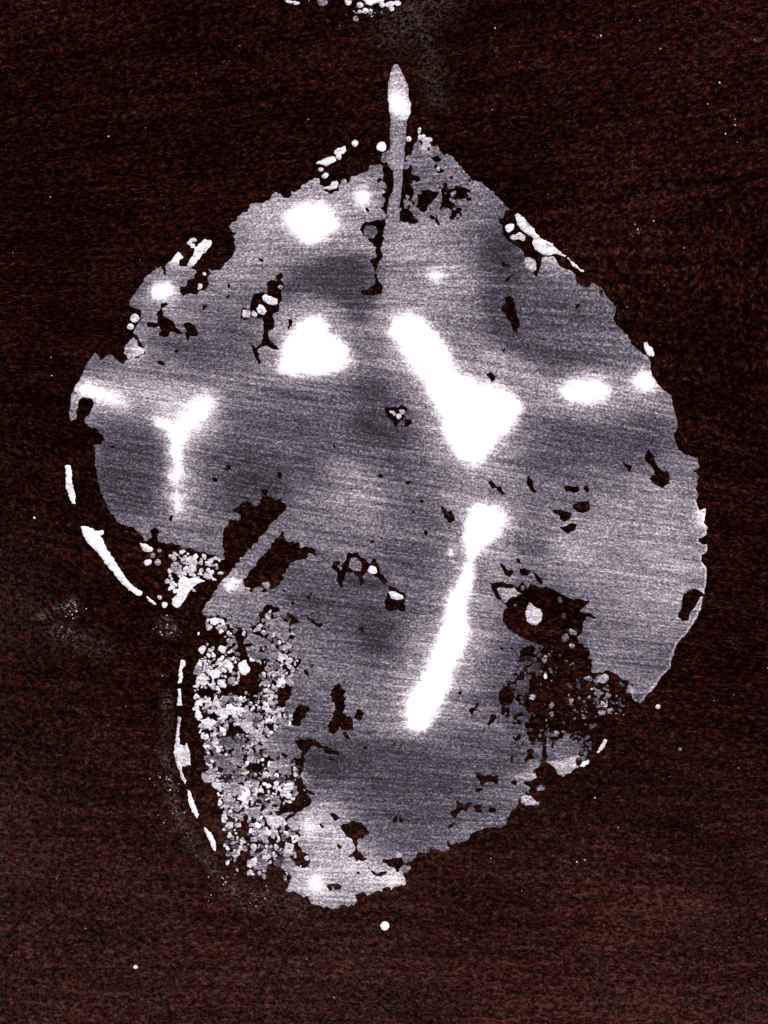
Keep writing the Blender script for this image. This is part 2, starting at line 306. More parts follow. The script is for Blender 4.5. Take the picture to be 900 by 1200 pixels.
HOLES = [
[(323,322),(331,318),(332,322),(328,328),(333,335),(331,340),(328,345),(330,352),(326,358),(325,365),(319,370),(320,380),(322,384),(315,388),(314,393),(317,402),(326,408),(326,410),(318,407),(311,405),(305,407),(302,410),(303,418),(306,424),(303,426),(300,419),(297,410),(293,402),(300,407),(306,403),(308,393),(309,380),(307,373),(300,372),(292,371),(286,375),(282,372),(282,364),(285,361),(293,366),(294,352),(298,345),(304,342),(313,343),(314,338),(313,332),(317,328),(324,329)],
[(189,356),(194,355),(196,357),(190,362),(191,370),(198,375),(204,378),(206,383),(213,390),(214,391),(206,390),(199,388),(196,395),(189,394),(185,393),(189,388),(186,383),(179,384),(173,383),(171,379),(176,377),(184,379),(185,373),(183,368),(187,364)],
[(216,379),(222,378),(228,383),(232,390),(231,394),(223,394),(220,399),(217,393),(218,388),(216,383)],
[(211,337),(219,336),(220,328),(227,326),(230,318),(226,312),(231,306),(240,312),(247,320),(243,325),(244,332),(240,340),(234,341),(230,345),(222,344),(215,346),(211,342)],
[(237,358),(244,357),(241,361),(238,364)],[(340,372),(342,376),(339,386),(336,385)],
[(592,348),(598,347),(602,350),(604,360),(607,372),(609,382),(605,391),(601,388),(598,378),(592,370),(588,362),(592,356)],
[(587,307),(591,307),(597,311),(597,313),(589,312)],[(590,331),(594,327),(602,319),(603,321),(594,330)],
[(571,439),(575,436),(579,437),(580,446),(576,446)],
[(453,477),(460,478),(466,477),(471,475),(476,480),(474,486),(474,491),(482,492),(478,500),(474,500),(475,495),(470,493),(464,499),(460,493),(452,489)],
[(572,565),(575,563),(580,569),(587,571),(593,579),(589,581),(584,575),(577,572)],
[(618,557),(623,562),(625,570),(629,577),(625,578),(618,568)],
[(517,594),(521,596),(523,600),(529,598),(533,604),(531,610),(525,612),(521,607),(520,602),(517,599)],
[(672,592),(680,588),(690,588),(691,598),(684,601),(677,600),(672,596)],
[(645,597),(652,598),(657,597),(664,600),(670,601),(668,607),(662,612),(655,609),(656,605),(650,602)],
[(656,618),(663,617),(668,614),(675,615),(674,621),(666,625),(660,622)],
[(661,571),(665,569),(670,571),(677,569),(678,575),(672,577),(663,576)],
[(729,541),(736,545),(742,545),(737,553)],
[(760,525),(762,530),(766,534),(769,545),(774,550),(779,555),(780,550),(785,558),(783,567),(776,571),(767,568),(761,561),(767,556),(766,550),(761,544),(755,540),(756,535)],
[(800,697),(806,693),(813,690),(820,692),(825,697),(820,700),(815,710),(808,720),(806,727),(800,728),(794,722),(799,712)],
[(586,661),(592,665),(596,669),(602,669),(598,676),(593,673)],[(609,667),(615,666),(621,670),(618,675),(611,674)],
[(622,668),(630,674),(637,682),(634,685),(628,678)],
[(388,664),(393,657),(398,658),(396,664),(400,668),(404,658),(408,650),(420,648),(427,656),(434,660),(440,655),(443,662),(446,672),(455,682),(450,684),(442,676),(436,674),(428,671),(425,675),(427,685),(421,686),(420,676),(413,672),(405,672),(402,682),(399,688),(395,680),(396,670),(391,668)],
[(456,687),(463,690),(472,694),(477,700),(473,705),(476,717),(466,714),(459,717),(451,713),(453,700)],
[(394,805),(398,802),(404,810),(404,820),(402,835),(406,840),(413,842),(413,853),(404,856),(398,852),(392,859),(384,857),(385,848),(391,840),(388,832),(393,828),(389,820),(386,815)],
[(350,825),(358,828),(364,830),(360,836),(354,842),(350,852),(346,850),(348,842),(343,842),(341,838),(346,832)],
[(346,868),(354,866),(364,867),(374,872),(384,876),(397,881),(396,885),(384,882),(375,877),(366,874),(360,879),(357,886),(357,895),(354,903),(352,910),(357,920),(362,927),(370,931),(367,933),(358,928),(352,922),(348,915),(346,908),(348,898),(340,894),(341,890),(354,890),(353,880)],
[(398,968),(405,966),(412,961),(420,962),(426,968),(432,976),(426,979),(427,983),(420,984),(418,990),(420,999),(426,1003),(431,1006),(428,1008),(418,1008),(410,1004),(416,998),(415,988),(413,983),(405,979),(400,972)],
[(387,954),(394,956),(402,958),(396,961),(390,961)],[(431,1017),(436,1020),(442,1023),(453,1020),(451,1026),(444,1027),(437,1024)],
[(384,1038),(388,1034),(393,1036),(397,1035),(400,1042),(395,1042),(390,1039),(387,1043)],
[(557,906),(562,905),(568,910),(575,908),(584,911),(583,918),(575,917),(565,919),(560,915)],
[(536,938),(540,942),(547,947),(548,940),(551,941),(547,949),(540,951),(536,956),(533,961),(530,953),(534,947)],
[(556,945),(560,943),(564,946),(564,951),(557,952)],[(550,832),(555,828),(560,824),(558,831),(553,838),(551,836)],
[(566,855),(572,846),(576,838),(581,839),(579,845),(572,851)],
[(585,812),(590,807),(600,809),(603,817),(598,824),(592,828),(592,838),(588,839),(588,826),(585,820)],
[(575,683),(590,682),(600,686),(606,688),(612,682),(618,690),(622,684),(636,690),(640,688),(655,695),(668,702),(680,702),(690,705),(683,712),(678,716),(684,718),(692,719),(697,724),(688,723),(684,730),(681,742),(676,748),(680,758),(672,764),(664,770),(655,766),(648,762),(640,757),(630,754),(616,750),(608,745),(602,741),(594,735),(589,727),(590,718),(595,712),(592,707),(585,703),(578,697)],
[(331,624),(333,632),(340,636),(350,637),(352,643),(357,640),(368,641),(371,645),(369,650),(362,649),(358,655),(350,655),(340,660),(335,668),(330,674),(333,680),(326,684),(318,690),(310,694),(300,696),(292,692),(285,688),(286,680),(292,672),(300,662),(308,653),(315,644),(322,632)],
[(423,264),(428,260),(436,260),(444,257),(453,257),(452,263),(449,272),(447,285),(446,300),(443,310),(441,321),(444,329),(447,337),(445,345),(436,346),(423,345),(423,340),(432,338),(440,335),(440,328),(438,320),(439,312),(434,306),(440,302),(441,290),(436,284),(430,281),(427,276),(423,270)],
[(466,254),(469,246),(476,245),(482,250),(485,255),(491,255),(488,261),(480,262),(470,260)],
[(489,235),(492,228),(500,223),(508,223),(514,226),(510,232),(505,238),(500,245),(497,250),(492,248),(489,243)],
[(522,225),(530,222),(534,217),(540,220),(547,228),(546,233),(538,234),(528,233),(523,238),(530,243),(520,243),(516,245),(518,238),(522,232)],
[(507,185),(513,183),(518,187),(515,190),(508,189)],[(508,192),(514,195),(519,201),(515,204),(510,197)],
[(360,724),(366,726),(372,730),(378,731),(374,734),(366,732)],
[(384,888),(392,890),(396,893),(388,892)],[(600,914),(607,913),(604,919),(598,918)],
[(598,885),(601,888),(601,893),(598,892)],[(418,737),(427,736),(424,740)],[(524,970),(529,965),(532,965),(527,972),(523,973)],
]
PITS = [(305,305,2.2),(268,335,1.6),(268,348,2),(350,355,1.5),(447,558,2.6),(479,565,2.4),(499,624,2.5),(494,588,2),(436,636,2.2),(484,601,1.6),(687,573,3),(607,656,2.2),(421,838,5),(405,862,3),(576,949,4),(561,926,2.6),(463,961,3),(470,961,2.4),(678,359,2.2),(705,344,1.8),(267,549,3),(252,562,3),(328,557,3),(311,577,3.4),(392,524,2),(411,573,1.4),(417,570,1.5),(590,411,1.6),(207,412,2.3),(189,426,2.6),(428,876,2.2),(377,968,2),(398,993,2.4),(420,1023,2),(362,700,2.5),(333,692,1.8),(367,781,2),(359,788,2.4),(343,707,2),(432,711,1.5),(131,523,1.8),(365,697,1.6),(505,255,3.5),(430,246,2),(652,705,1.8),(612,763,2.2),(600,760,1.4),(637,776,3),(620,775,2.5),(604,790,2.2),(630,830,2.4),(645,817,3),(618,850,2.6),(633,851,3.5),(538,812,1.8),(461,872,1.2),(200,608,2.2)]
# islands inside the outline: (polygon or (x, y, rx[, ry, angle]), deposit)
ISL = [((288,368,5),.72),((297.5,368.5,3.7),.8),([(300,362),(304,357),(309,358),(313,365),(309,369),(303,368)],.85),([(307,348),(311,345),(318,348),(325,351),(325,356),(320,358),(314,356),(309,353)],.9),((329,336,3),.6),
((239,321,3),.85),((234,336,3,4),.8),((460,484,4.5,2.6,.6),.7),((467.5,487,3.4),.75),((471,481,3.6),.72),
([(410,654),(418,654),(424,662),(422,669),(414,669),(409,664)],.45),((436,667,6,5),.9),([(455,694),(463,693),(472,698),(473,701),(465,703),(458,701)],.85),
((389,829,3,5),.55),((434,271,8.5),.38),((597,267,5),.92),((601,279,3.2),.8),((609,278,7,4.5,.4),.8),((621,310,7,9,-.5),.72),
((312,686,4.5),.5),((302,692,5.5,4),.45),((291,690,2.5),.6),([(582,690),(588,688),(594,690),(602,688),(606,693),(611,696),(604,699),(597,701),(592,707),(588,704),(586,697)],.66),
([(620,706),(623,707),(626,711),(633,714),(636,720),(634,728),(628,733),(622,732),(617,727),(615,720),(617,712)],.74),
((657,703,3),.35),((611,689,3),.4),((603,709,2),.3),((660,722,3),.3),((672,740,5,3.6,.3),.52),((662,748,4.5),.45),((670,757,3),.6),((640,793,2.2),1.0),((690,795,5,4),.66),((707,795,6,4.5),.7),((701,797,3),.7),((623,817,4,3),.7),
((749,501,2.4),1.0),((360,1006,3),.75),((486,232,3.5),.55),((480,238,3),.55),((477,230,2),.6),((484,246,4),.55),((476,241,2.4),.5),((488,250,4,6),.5),((531,227,3),.55),((513,199,3),.6),((496,176,3),.8),((497,162,3.2,4.5),.8),((503,164,3.5,3),.75),((492,160,3),.75),((500,171,5,4),.72),((492,153,3),.78),((475,194,4),.48),((466,1000,5),.75),((475,1018,6.5,5),.5),
((561,816,5),.35),((593,833,2),.4),((366,880,5,3),.3)]
ZONE = [(240,722),(262,725),(290,738),(300,735),(318,712),(340,722),(350,735),(345,760),(350,775),(355,790),(345,800),(338,830),(345,850),(320,862),(312,880),(330,885),(352,893),(350,912),(345,955),(345,975),(350,985),(346,1000),(350,1012),(340,1018),(335,1032),(310,1030),(285,1025),(266,1010),(262,990),(262,965),(255,930),(240,900),(238,870),(230,845),(228,800),(235,770),(230,745)]

g = Grid(60, 60, 845, 1080, 1.0)
X, Y = g.X, g.Y
lob = worley(X, Y, 8.0, 1); lob2 = worley(X, Y, 4.5, 2)
fineN = vnoise(X, Y, 3.0, 7) - 0.5; midN = vnoise(X, Y, 14, 8) - 0.5
# how ragged the rim is: the outer right and left margins broke cleanly, the rest crumbled
rag = 1.0 - 0.65 * sstep(0, 60, X - 560) * sstep(0, 40, 860 - Y)
rag = rag * (1 - 0.6 * sstep(330, 300, X) * sstep(270, 320, Y) * sstep(650, 600, Y))
bump = (3.4 - lob) * 0.55 * rag + (1.9 - lob2) * 0.35 * rag + fineN * 1.3 + midN * 1.0
g.wx = 2.6 * (vnoise(X, Y, 4.2, 17) - .5) + 2.4 * (vnoise(X, Y, 9, 19) - .5); g.wy = 2.6 * (vnoise(X, Y, 4.2, 18) - .5) + 2.4 * (vnoise(X, Y, 9, 20) - .5)
sdO = g.sd(OUTLINE); sdS = g.sd(STALK)
F = np.maximum(sdO + bump, sdS + fineN * 1.2)
sd_hole = np.full(X.shape, -CL)
for h in HOLES: sd_hole = np.maximum(sd_hole, g.sd(h))
F = np.minimum(F, -(sd_hole) + 0.85 * bump - 0.25)
pz = sstep(-6, 6, g.sd([(474,222),(500,214),(545,212),(552,232),(540,250),(505,264),(474,264)]))
F = np.minimum(F, np.where(pz > 0, (.74 - .13 * pz - .6 * vnoise(X, Y, 8, 65) - .4 * vnoise(X, Y, 3.6, 66)) * 14, CL))
F = np.maximum(F, sdS + fineN * 1.2)
for (cx, cy, r) in PITS:
    wn, f = g.disc(cx, cy, r * 1.25, r, rng.random() * 3); F[wn] = np.minimum(F[wn], -f + 0.7 * fineN[wn])

# ---- film tone map: residue whiteness and thickness, plus painted light and dark shading
D = 0.448 + 0.10 * (vnoise(X, Y, 70, 21) - 0.5) + 0.06 * (vnoise(X, brush_xy(X, Y)[1] * 3, 40, 22) - 0.5)
def gauss(cx, cy, rx, ry, amp, ang=0.0):
    global D
    c, n = math.cos(ang), math.sin(ang); u = c * (X - cx) + n * (Y - cy); v = -n * (X - cx) + c * (Y - cy)
    D = D + amp * 1.35 * np.exp(-(u / rx) ** 2 - (v / ry) ** 2)
def boxblur(A, r):
    for _ in range(3):
        for ax in (0, 1):
            P = np.pad(A, [(r + 1, r) if k == ax else (0, 0) for k in (0, 1)], mode='edge'); c = np.cumsum(P, ax); m = A.shape[ax]
            A = ((c[2 * r + 1:2 * r + 1 + m] - c[:m]) if ax == 0 else (c[:, 2 * r + 1:2 * r + 1 + m] - c[:, :m])) / (2 * r + 1)
    return A
def fold_shading(poly, amp, r):
    global D
    D = D + amp * (1.3 if amp > 0 else 1.12) * boxblur((g.sd(poly) > 0).astype(float), r)
for p in [([(342,315),(376,305),(418,296),(441,315),(443,345),(432,372),(419,386),(405,364),(384,348),(359,345),(333,353),(325,340)],-.18,6),
 ([(335,312),(400,288),(440,300),(440,345),(350,340)],-.03,14),
 ([(562,290),(590,262),(618,298),(606,330),(603,385),(628,412),(680,412),(740,414),(745,424),(690,430),(640,432),(598,416),(572,388),(560,340)],-.17,9),
 ([(600,330),(660,330),(720,380),(740,410),(640,410),(605,390)],-.06,12),
 ([(415,440),(450,438),(480,480),(485,520),(455,530),(420,505),(410,470)],-.13,9),
 ([(262,480),(340,462),(430,470),(500,540),(470,560),(400,540),(360,575),(320,590),(265,600),(255,540)],-.11,15),
 ([(250,560),(320,545),(345,575),(335,592),(262,600)],-.08,8),
 ([(615,500),(700,492),(780,488),(790,525),(740,545),(690,532),(640,552),(615,530)],-.13,12),
 ([(112,498),(150,492),(188,512),(192,560),(175,605),(130,600),(112,560)],-.15,10),
 ([(180,396),(260,388),(300,400),(290,432),(215,430)],-.10,8),
 ([(325,680),(400,676),(455,690),(478,720),(470,765),(430,770),(395,745),(340,720)],-.10,10),
 ([(412,722),(445,715),(466,735),(458,762),(425,764)],-.10,7),
 ([(400,668),(455,672),(455,690),(400,692)],-.12,4),
 ([(352,870),(420,862),(520,872),(610,865),(640,890),(590,960),(500,990),(430,985),(400,930),(362,925)],-.11,15),
 ([(352,876),(395,884),(400,915),(365,920)],-.08,5),
 ([(560,750),(640,760),(650,840),(580,860),(555,800)],-.05,12),
 ([(450,560),(500,560),(510,640),(470,690),(440,640)],-.04,12),
 ([(385,540),(430,535),(455,560),(450,600),(420,615),(390,595)],.14,14),
 ([(80,438),(180,440),(260,450),(262,478),(190,486),(120,480),(80,470)],.12,9),
 ([(280,225),(440,205),(440,285),(390,295),(300,320),(260,340),(240,330),(290,280)],.13,12),
 ([(320,352),(360,345),(395,360),(415,385),(425,440),(320,450),(310,400)],.10,10),
 ([(450,270),(540,250),(560,300),(550,360),(500,380),(440,360)],.08,14),
 ([(440,350),(510,352),(560,410),(640,440),(640,520),(570,570),(520,560),(490,480),(440,410)],.09,12),
 ([(560,405),(640,418),(640,450),(570,440)],.08,8),
 ([(640,440),(760,428),(780,470),(700,482),(640,485)],.13,9),
 ([(650,600),(720,560),(810,550),(820,690),(780,760),(720,720),(680,690),(650,650)],.09,14),
 ([(640,620),(700,600),(720,650),(680,680),(645,660)],.06,10),
 ([(530,580),(610,580),(600,650),(580,720),(560,800),(500,880),(450,860),(460,800),(510,720),(530,640)],.12,12),
 ([(335,960),(400,930),(420,990),(470,1020),(470,1050),(380,1070),(335,1045)],.17,9),
 ([(180,465),(260,460),(250,510),(230,530),(232,610),(190,610),(192,520)],.12,9)]: fold_shading(*p)
def patch(poly, amp, blur, halo=0.0, hr=30):
    global D
    D = D + halo * 0.9 * boxblur((g.sd(poly) > -2).astype(float), 11)
    s = g.sd(poly) + 9 * midN + 4 * fineN
    D = np.maximum(D, D + amp * (0.30 * sstep(-13.5, 4, g.sd(poly)) + 0.70 * sstep(-blur + 1, blur + 3, s)))
PATCHES = [
([(334,255),(345,247),(360,240),(375,240),(390,249),(394,260),(388,271),(378,279),(367,284),(355,282),(346,274),(337,264)],.75,6,.08),
([(365,372),(374,371),(380,382),(384,394),(398,400),(407,411),(410,424),(398,431),(370,438),(345,439),(330,434),(332,422),(331,410),(338,396),(351,382)],.75,6,.07),
([(463,374),(480,369),(491,373),(503,387),(513,397),(522,407),(530,427),(543,440),(563,449),(588,457),(602,466),(608,480),(603,494),(593,508),(578,520),(570,533),(561,542),(553,545),(546,541),(537,528),(525,516),(520,500),(513,480),(500,455),(488,435),(478,420),(468,405),(459,390)],.8,7,.04),
([(553,599),(565,596),(580,596),(590,602),(593,612),(585,623),(573,630),(563,645),(557,660),(554,680),(549,700),(545,720),(546,740),(538,770),(528,790),(518,815),(508,833),(500,848),(490,855),(477,848),(474,835),(478,820),(492,802),(503,780),(513,755),(520,735),(523,710),(530,692),(541,677),(547,655),(546,640),(549,620),(549,607)],.86,8,.03),
([(95,453),(105,450),(118,455),(135,463),(145,471),(147,476),(138,474),(122,467),(105,462),(97,460)],.85,6,.08),
([(232,467),(244,466),(248,471),(243,485),(231,497),(221,508),(215,520),(212,530),(214,545),(214,560),(210,570),(213,590),(212,600),(207,602),(204,590),(203,575),(200,560),(202,545),(200,530),(199,515),(194,505),(184,497),(181,491),(190,491),(201,494),(216,483),(226,473)],.58,6,.08),
([(176,342),(184,334),(196,333),(206,340),(204,351),(192,354),(182,351)],.62,6,.08),
([(660,458),(668,446),(684,442),(702,446),(712,456),(704,466),(684,473),(668,470)],.72,8,.05),
([(745,444),(752,436),(762,438),(768,452),(760,458),(748,454)],.7,6,.05),
([(457,118),(462,113),(474,114),(480,122),(480,133),(470,136),(459,131)],.55,6,0),
([(262,682),(272,674),(283,680),(280,688),(270,692),(263,690)],.45,5,0),
([(298,937),(318,922),(335,908),(348,906),(352,914),(345,922),(330,928),(315,936),(303,940)],.55,3,0),
]
for p in PATCHES: patch(*p)
for a in [(510,324,11,9,.34),(425,232,10,9,.4),(371,1035,9,9,.34),(363,970,12,14,.2),(465,1031,14,10,.2),(822,606,9,16,.28),(464,98,16,34,.22),(467,160,14,50,.09),(464,225,12,40,.06),(528,648,5,5,.3),(556,668,12,20,-.20),(548,705,9,12,-.10),(208,530,8,10,-.08),(206,572,8,8,-.10),(640,285,30,20,.3,.7),(155,410,14,16,.30),(208,303,12,10,.3),(640,903,45,10,.25,-.3),(660,898,22,10,.25,-.4),(420,215,30,14,.06),(205,300,8,8,.1),(500,172,14,12,.12)]: gauss(*a)
rim = sstep(600, 660, X + 0 * Y) * sstep(560, 640, Y) * sstep(840, 820, Y)
D = D + 0.22 * rim * sstep(4, 0.5, F) * sstep(-12, -2, -np.abs(sdO))
gauss(250, 715, 25, 25, .02)
for x0, y0, rx, ry, am in ((405,880,60,22,-.06),(420,830,60,30,.0),(620,700,60,60,-.03)): gauss(x0, y0, rx, ry, am)
patch_level = D.copy()

# ---- islands
def island(spec, dep):
    global F, D
    if isinstance(spec, list):
        f = g.sd(spec) + 0.9 * fineN + 0.25 * bump; wn = np.s_[:, :]
    else:
        wn, f = g.disc(*spec); f = f + 0.9 * fineN[wn]
    m = f > np.maximum(F[wn], -1.2)
    D[wn] = np.where(m, dep + 0.06 * midN[wn], D[wn]); F[wn] = np.maximum(F[wn], f)
for s, d in ISL: island(s, d)
for poly, d in [([(285,750),(295,742),(310,748),(320,755),(325,765),(315,770),(300,775),(290,768)],.47),([(315,728),(325,722),(336,730),(342,742),(335,752),(325,748),(317,740)],.5),
 ([(245,872),(265,862),(280,870),(285,885),(288,900),(280,912),(265,906),(255,892)],.44),([(262,922),(285,908),(300,916),(312,925),(318,934),(330,938),(327,950),(300,955),(285,962),(266,956),(262,940)],.55),
 ([(278,846),(290,841),(300,848),(310,845),(308,860),(305,868),(295,862),(285,856)],.66),([(313,900),(322,891),(335,888),(341,896),(336,905),(326,902),(318,909)],.56),([(250,832),(270,828),(290,829),(296,834),(280,837),(255,838)],.85),([(235,844),(246,840),(254,846),(248,852),(238,850)],.95),
 ([(262,770),(272,766),(278,776),(270,786),(262,782)],.85),([(268,748),(275,745),(279,758),(272,768),(264,764)],.5),([(310,955),(330,957),(338,966),(325,972),(315,968)],.78),([(320,790),(332,792),(336,800),(326,806),(318,800)],.85),([(335,985),(345,990),(342,1002),(332,998)],.75)]: island(poly, d)

# ---- cracks through the bits of film left in the crumbled corner
zz = g.sd(ZONE); zc = .6 * vnoise(X, Y, 10, 95) + .4 * vnoise(X, Y, 4.5, 96)
F = np.where((zz > 1) & (sdO < -1), np.minimum(F, (zc - .40) * 14), F)
D = np.where((zz > 1) & (sdO < -1), D + .22 * (vnoise(X, Y, 11, 97) - .45), D)
# ---- crumbled granules: lower left (coarse, white) and lower right (fine, dull)
def granules(poly, tries, rfun, depfun, gap, cscale, seed):
    global F, D
    R = np.random.default_rng(seed); s = g.sd(poly); P = np.array(poly); xa, ya = P.min(0); xb, yb = P.max(0)
    m1 = np.full(X.shape, -9.0); m2 = m1.copy(); dm = np.zeros(X.shape); pl = []
    for _ in range(tries):
        x, y = R.uniform(xa, xb), R.uniform(ya, yb); j, i = int(y - g.y0), int(x - g.x0)
        if s[j, i] < 0.5 or F[j, i] > 0.5: continue
        r = rfun(x, y, R)
        if r <= 0: continue
        if any((x - a) ** 2 + (y - b) ** 2 < (gap * (r + c)) ** 2 for a, b, c in pl): continue
        pl.append((x, y, r)); wn, f = g.disc(x, y, r * R.uniform(1, 1.35), r, R.random() * 3.1); f = f + 2.0 * fineN[wn] 
        a, b = m1[wn], m2[wn]; top = f > a
        dm[wn] = np.where(top, depfun(x, y, R), dm[wn]); m2[wn] = np.where(top, a, np.maximum(b, f)); m1[wn] = np.where(top, f, a)
    c = (vnoise(X, Y, 16, seed + 1) - cscale) * 5
    Z = np.minimum(m1, (m1 - m2) + c - 0.2); Z = np.minimum(Z, -F - 0.6 + 2.2 * (vnoise(X, Y, 9, seed + 2)))
    m = Z > np.maximum(F, -1.0); D[:] = np.where(m, dm, D); F[:] = np.maximum(F, Z)
def r_left(x, y, R):
    dens = 1.0
    if y < 770: dens = 0.5 if x < 290 else 0.8
    if x < 285 and y < 768: dens = .22
    if y > 965: dens = 0.5 if x < 330 else .9
    if y > 1005: dens = .3
    if 880 < y < 960 and x > 310: dens = .6
    if R.random() > dens: return 0
    if vnoise(np.array([x]), np.array([y]), 15, 91)[0] < .27: return 0
    return min(7.5, 1.2 + R.exponential(1.7))
def d_left(x, y, R):
    b = .67 if y < 860 else (.54 if y < 915 else .68)
    if y < 770 and x > 285: b = .5
    if x < 262: b += .1
    return float(np.clip(b + R.normal(0, .16), .32, 1.0))
granules(ZONE, 7500, r_left, d_left, 0.74, 0.26, 31)
ZR = [(628,752),(645,748),(676,752),(684,775),(690,790),(712,792),(735,803),(738,815),(728,832),(705,842),(690,852),(668,858),(640,860),(630,842),(636,822),(628,800),(615,778)]
dens = np.exp(-((X - 682) / 58) ** 4 - ((Y - 803) / 56) ** 4) * .9 + .22 * np.exp(-((X - 612) / 34) ** 2 - ((Y - 822) / 46) ** 2)
nz = .42 * vnoise(X, Y, 17, 81) + .30 * vnoise(X, Y, 8, 82) + .28 * (1 - np.clip(worley(X, Y, 6.5, 83) / 4.5, 0, 1)) + .05 * fineN
keep_r = sstep(-2, 8, g.sd([(684,752),(700,720),(760,700),(800,760),(750,826),(740,815),(738,804),(712,791),(692,789)]))
dens = dens * (1 - keep_r)
zf = (nz - .32 - .35 * dens) * 16
szr = g.sd(ZR)
F = np.where((dens > .12) & (sdO > -6), np.minimum(F, zf), F)
F = np.where((szr > -4) & (sdO < 2), np.maximum(F, np.minimum(zf - .6, szr + 4)), F)
D = D - (.20 + .10 * vnoise(X, Y, 9, 84)) * np.clip(dens, 0, 1)
nt_ = g.sd([(688,802),(700,797),(712,793),(730,803),(738,806),(741,816),(748,828),(732,848),(705,852),(690,846),(684,820)])
F = np.minimum(F, -nt_ + bump * 1.2 + 1.0)
for q in [((640,793,2.3),1.0),((690,795,5,4),.62),((707,795,6,4.5),.68),((701,797,3),.66),((623,817,4,3),.66),((672,740,5,3.6,.3),.5),((662,748,4.5),.42),((670,757,3),.58),((652,858,3),.6),((712,815,3),.5),((702,812,4),.42)]: island(*q)
granules([(690,805),(712,806),(732,818),(728,834),(705,836),(692,822)], 70, lambda x, y, R: .8 + R.exponential(.8), lambda x, y, R: R.uniform(.3, .75), .95, .3, 48)
granules(ZR, 130, lambda x, y, R: .9 + R.exponential(.7), lambda x, y, R: R.uniform(.2, .55), .95, .3, 47)
ZR2 = [(640,866),(655,857),(665,860),(674,868),(679,876),(677,886),(672,892),(676,898),(668,905),(659,911),(651,906),(644,899),(641,893)]
s = g.sd(ZR2) + bump * 1.1 - 9 * sstep(.56, .8, vnoise(X, Y, 8, 55)); m = s > F; D = np.where(m, np.where(Y > 893 - (X - 640) * .2, .66, .42) + .1 * midN, D); F = np.maximum(F, s)
granules([(668,860),(690,862),(692,880),(680,892),(672,880)], 400, lambda x, y, R: R.uniform(1.2, 3), lambda x, y, R: R.uniform(.25, .45), .9, .3, 51)
# peeled spots in the dull lower right of the blade
zm = sstep(-6, 14, g.sd([(590,755),(640,755),(690,790),(660,810),(645,850),(640,905),(600,890),(590,845),(580,810),(600,790)]))
sp = vnoise(X, Y, 9, 61) * .6 + vnoise(X, Y, 4, 62) * .4
F = np.minimum(F, np.where(zm > 0, (0.735 - sp - 0.12 * (zm - .4)) * 14, CL))
D = D - 0.10 * zm * sstep(.5, .3, sp)
# crumbly white knot at the left margin
SP = [(240,681),(232,684),(226,688),(221,694),(217,702),(212,710),(207,713),(202,708),(202,702),(207,697),(209,688),(209,680),(214,675),(222,678),(230,677)]
KN = [(205,652),(212,648),(222,650),(235,651),(250,654),(254,661),(246,668),(240,674),(228,673),(218,676),(208,676),(200,668),(203,660)]
s = np.maximum(g.sd(SP) + fineN, np.minimum(g.sd(KN) + bump, 11 * (.50 * vnoise(X, Y, 9, 71) + .5 * vnoise(X, Y, 4, 72) - .47)))
m = s > F; D = np.where(m, np.where(Y > 674, 1.0, .70) + .25 * midN, D); F = np.maximum(F, s)
granules([(196,645),(262,650),(262,668),(250,685),(240,680),(220,700),(196,690)], 120, lambda x, y, R: R.uniform(1.2, 3.2), lambda x, y, R: R.uniform(.6, .95), .9, .35, 73)
D = np.clip(D, 0.10, 1.2)
F = np.clip(F, -CL, CL)

data = mesh_field(F, D, g)
vx, vy, vf, vd, Q, T, WL = data
# connected pieces
n = len(vx); lab = np.arange(n)
E = np.concatenate([Q[:, [0, 1]], Q[:, [1, 2]], Q[:, [2, 3]], T[:, [0, 1]], T[:, [1, 2]]])
while True:
    a, b = lab[E[:, 0]], lab[E[:, 1]]; m = a != b
    if not m.any(): break
    lo, hi = np.minimum(a[m], b[m]), np.maximum(a[m], b[m]); np.minimum.at(lab, hi, lo)
    while True:
        l2 = lab[lab]
        if (l2 == lab).all(): break
        lab = l2
    E = E[m]
lq, lt, lw = lab[Q[:, 0]], lab[T[:, 0]], lab[WL[:, 0]]
area = np.bincount(lq, minlength=n) + 0.5 * np.bincount(lt, minlength=n)
ids = np.nonzero(area > 0)[0]; ids = ids[np.argsort(-area[ids])]
main = ids[0]

leaf = bpy.data.objects.new('leaf_print', None); C.objects.link(leaf)
leaf.empty_display_size = 0.01
leaf['label'] = 'large pale grey leaf print with long stalk, ragged holes and white patches on dark ground'
leaf['category'] = 'leaf'
# regions of the main piece: stalk, each white patch, the rest is the blade
pf = np.full(X.shape, 0, int)
pf[(sdS > -1.5) & (Y < 252)] = 1
for k, p in enumerate(PATCHES):
    if p[0][0][1] < 150: continue
    pf[g.sd(p[0]) > 0] = k + 2
strip = g.sd([(335,594),(331,624),(322,632),(315,645),(307,655),(298,665),(286,681),(285,690),(262,722),(236,718),(236,712),(262,678),(280,658),(303,633),(322,608)])
pf[(strip > -1) & (pf == 0)] = 50
def region(ix): return pf[np.clip((vy[ix] - g.y0).round().astype(int), 0, g.ny - 1), np.clip((vx[ix] - g.x0).round().astype(int), 0, g.nx - 1)]
rq, rt, rw = region(Q[:, 0]), region(T[:, 0]), region(WL[:, 0])
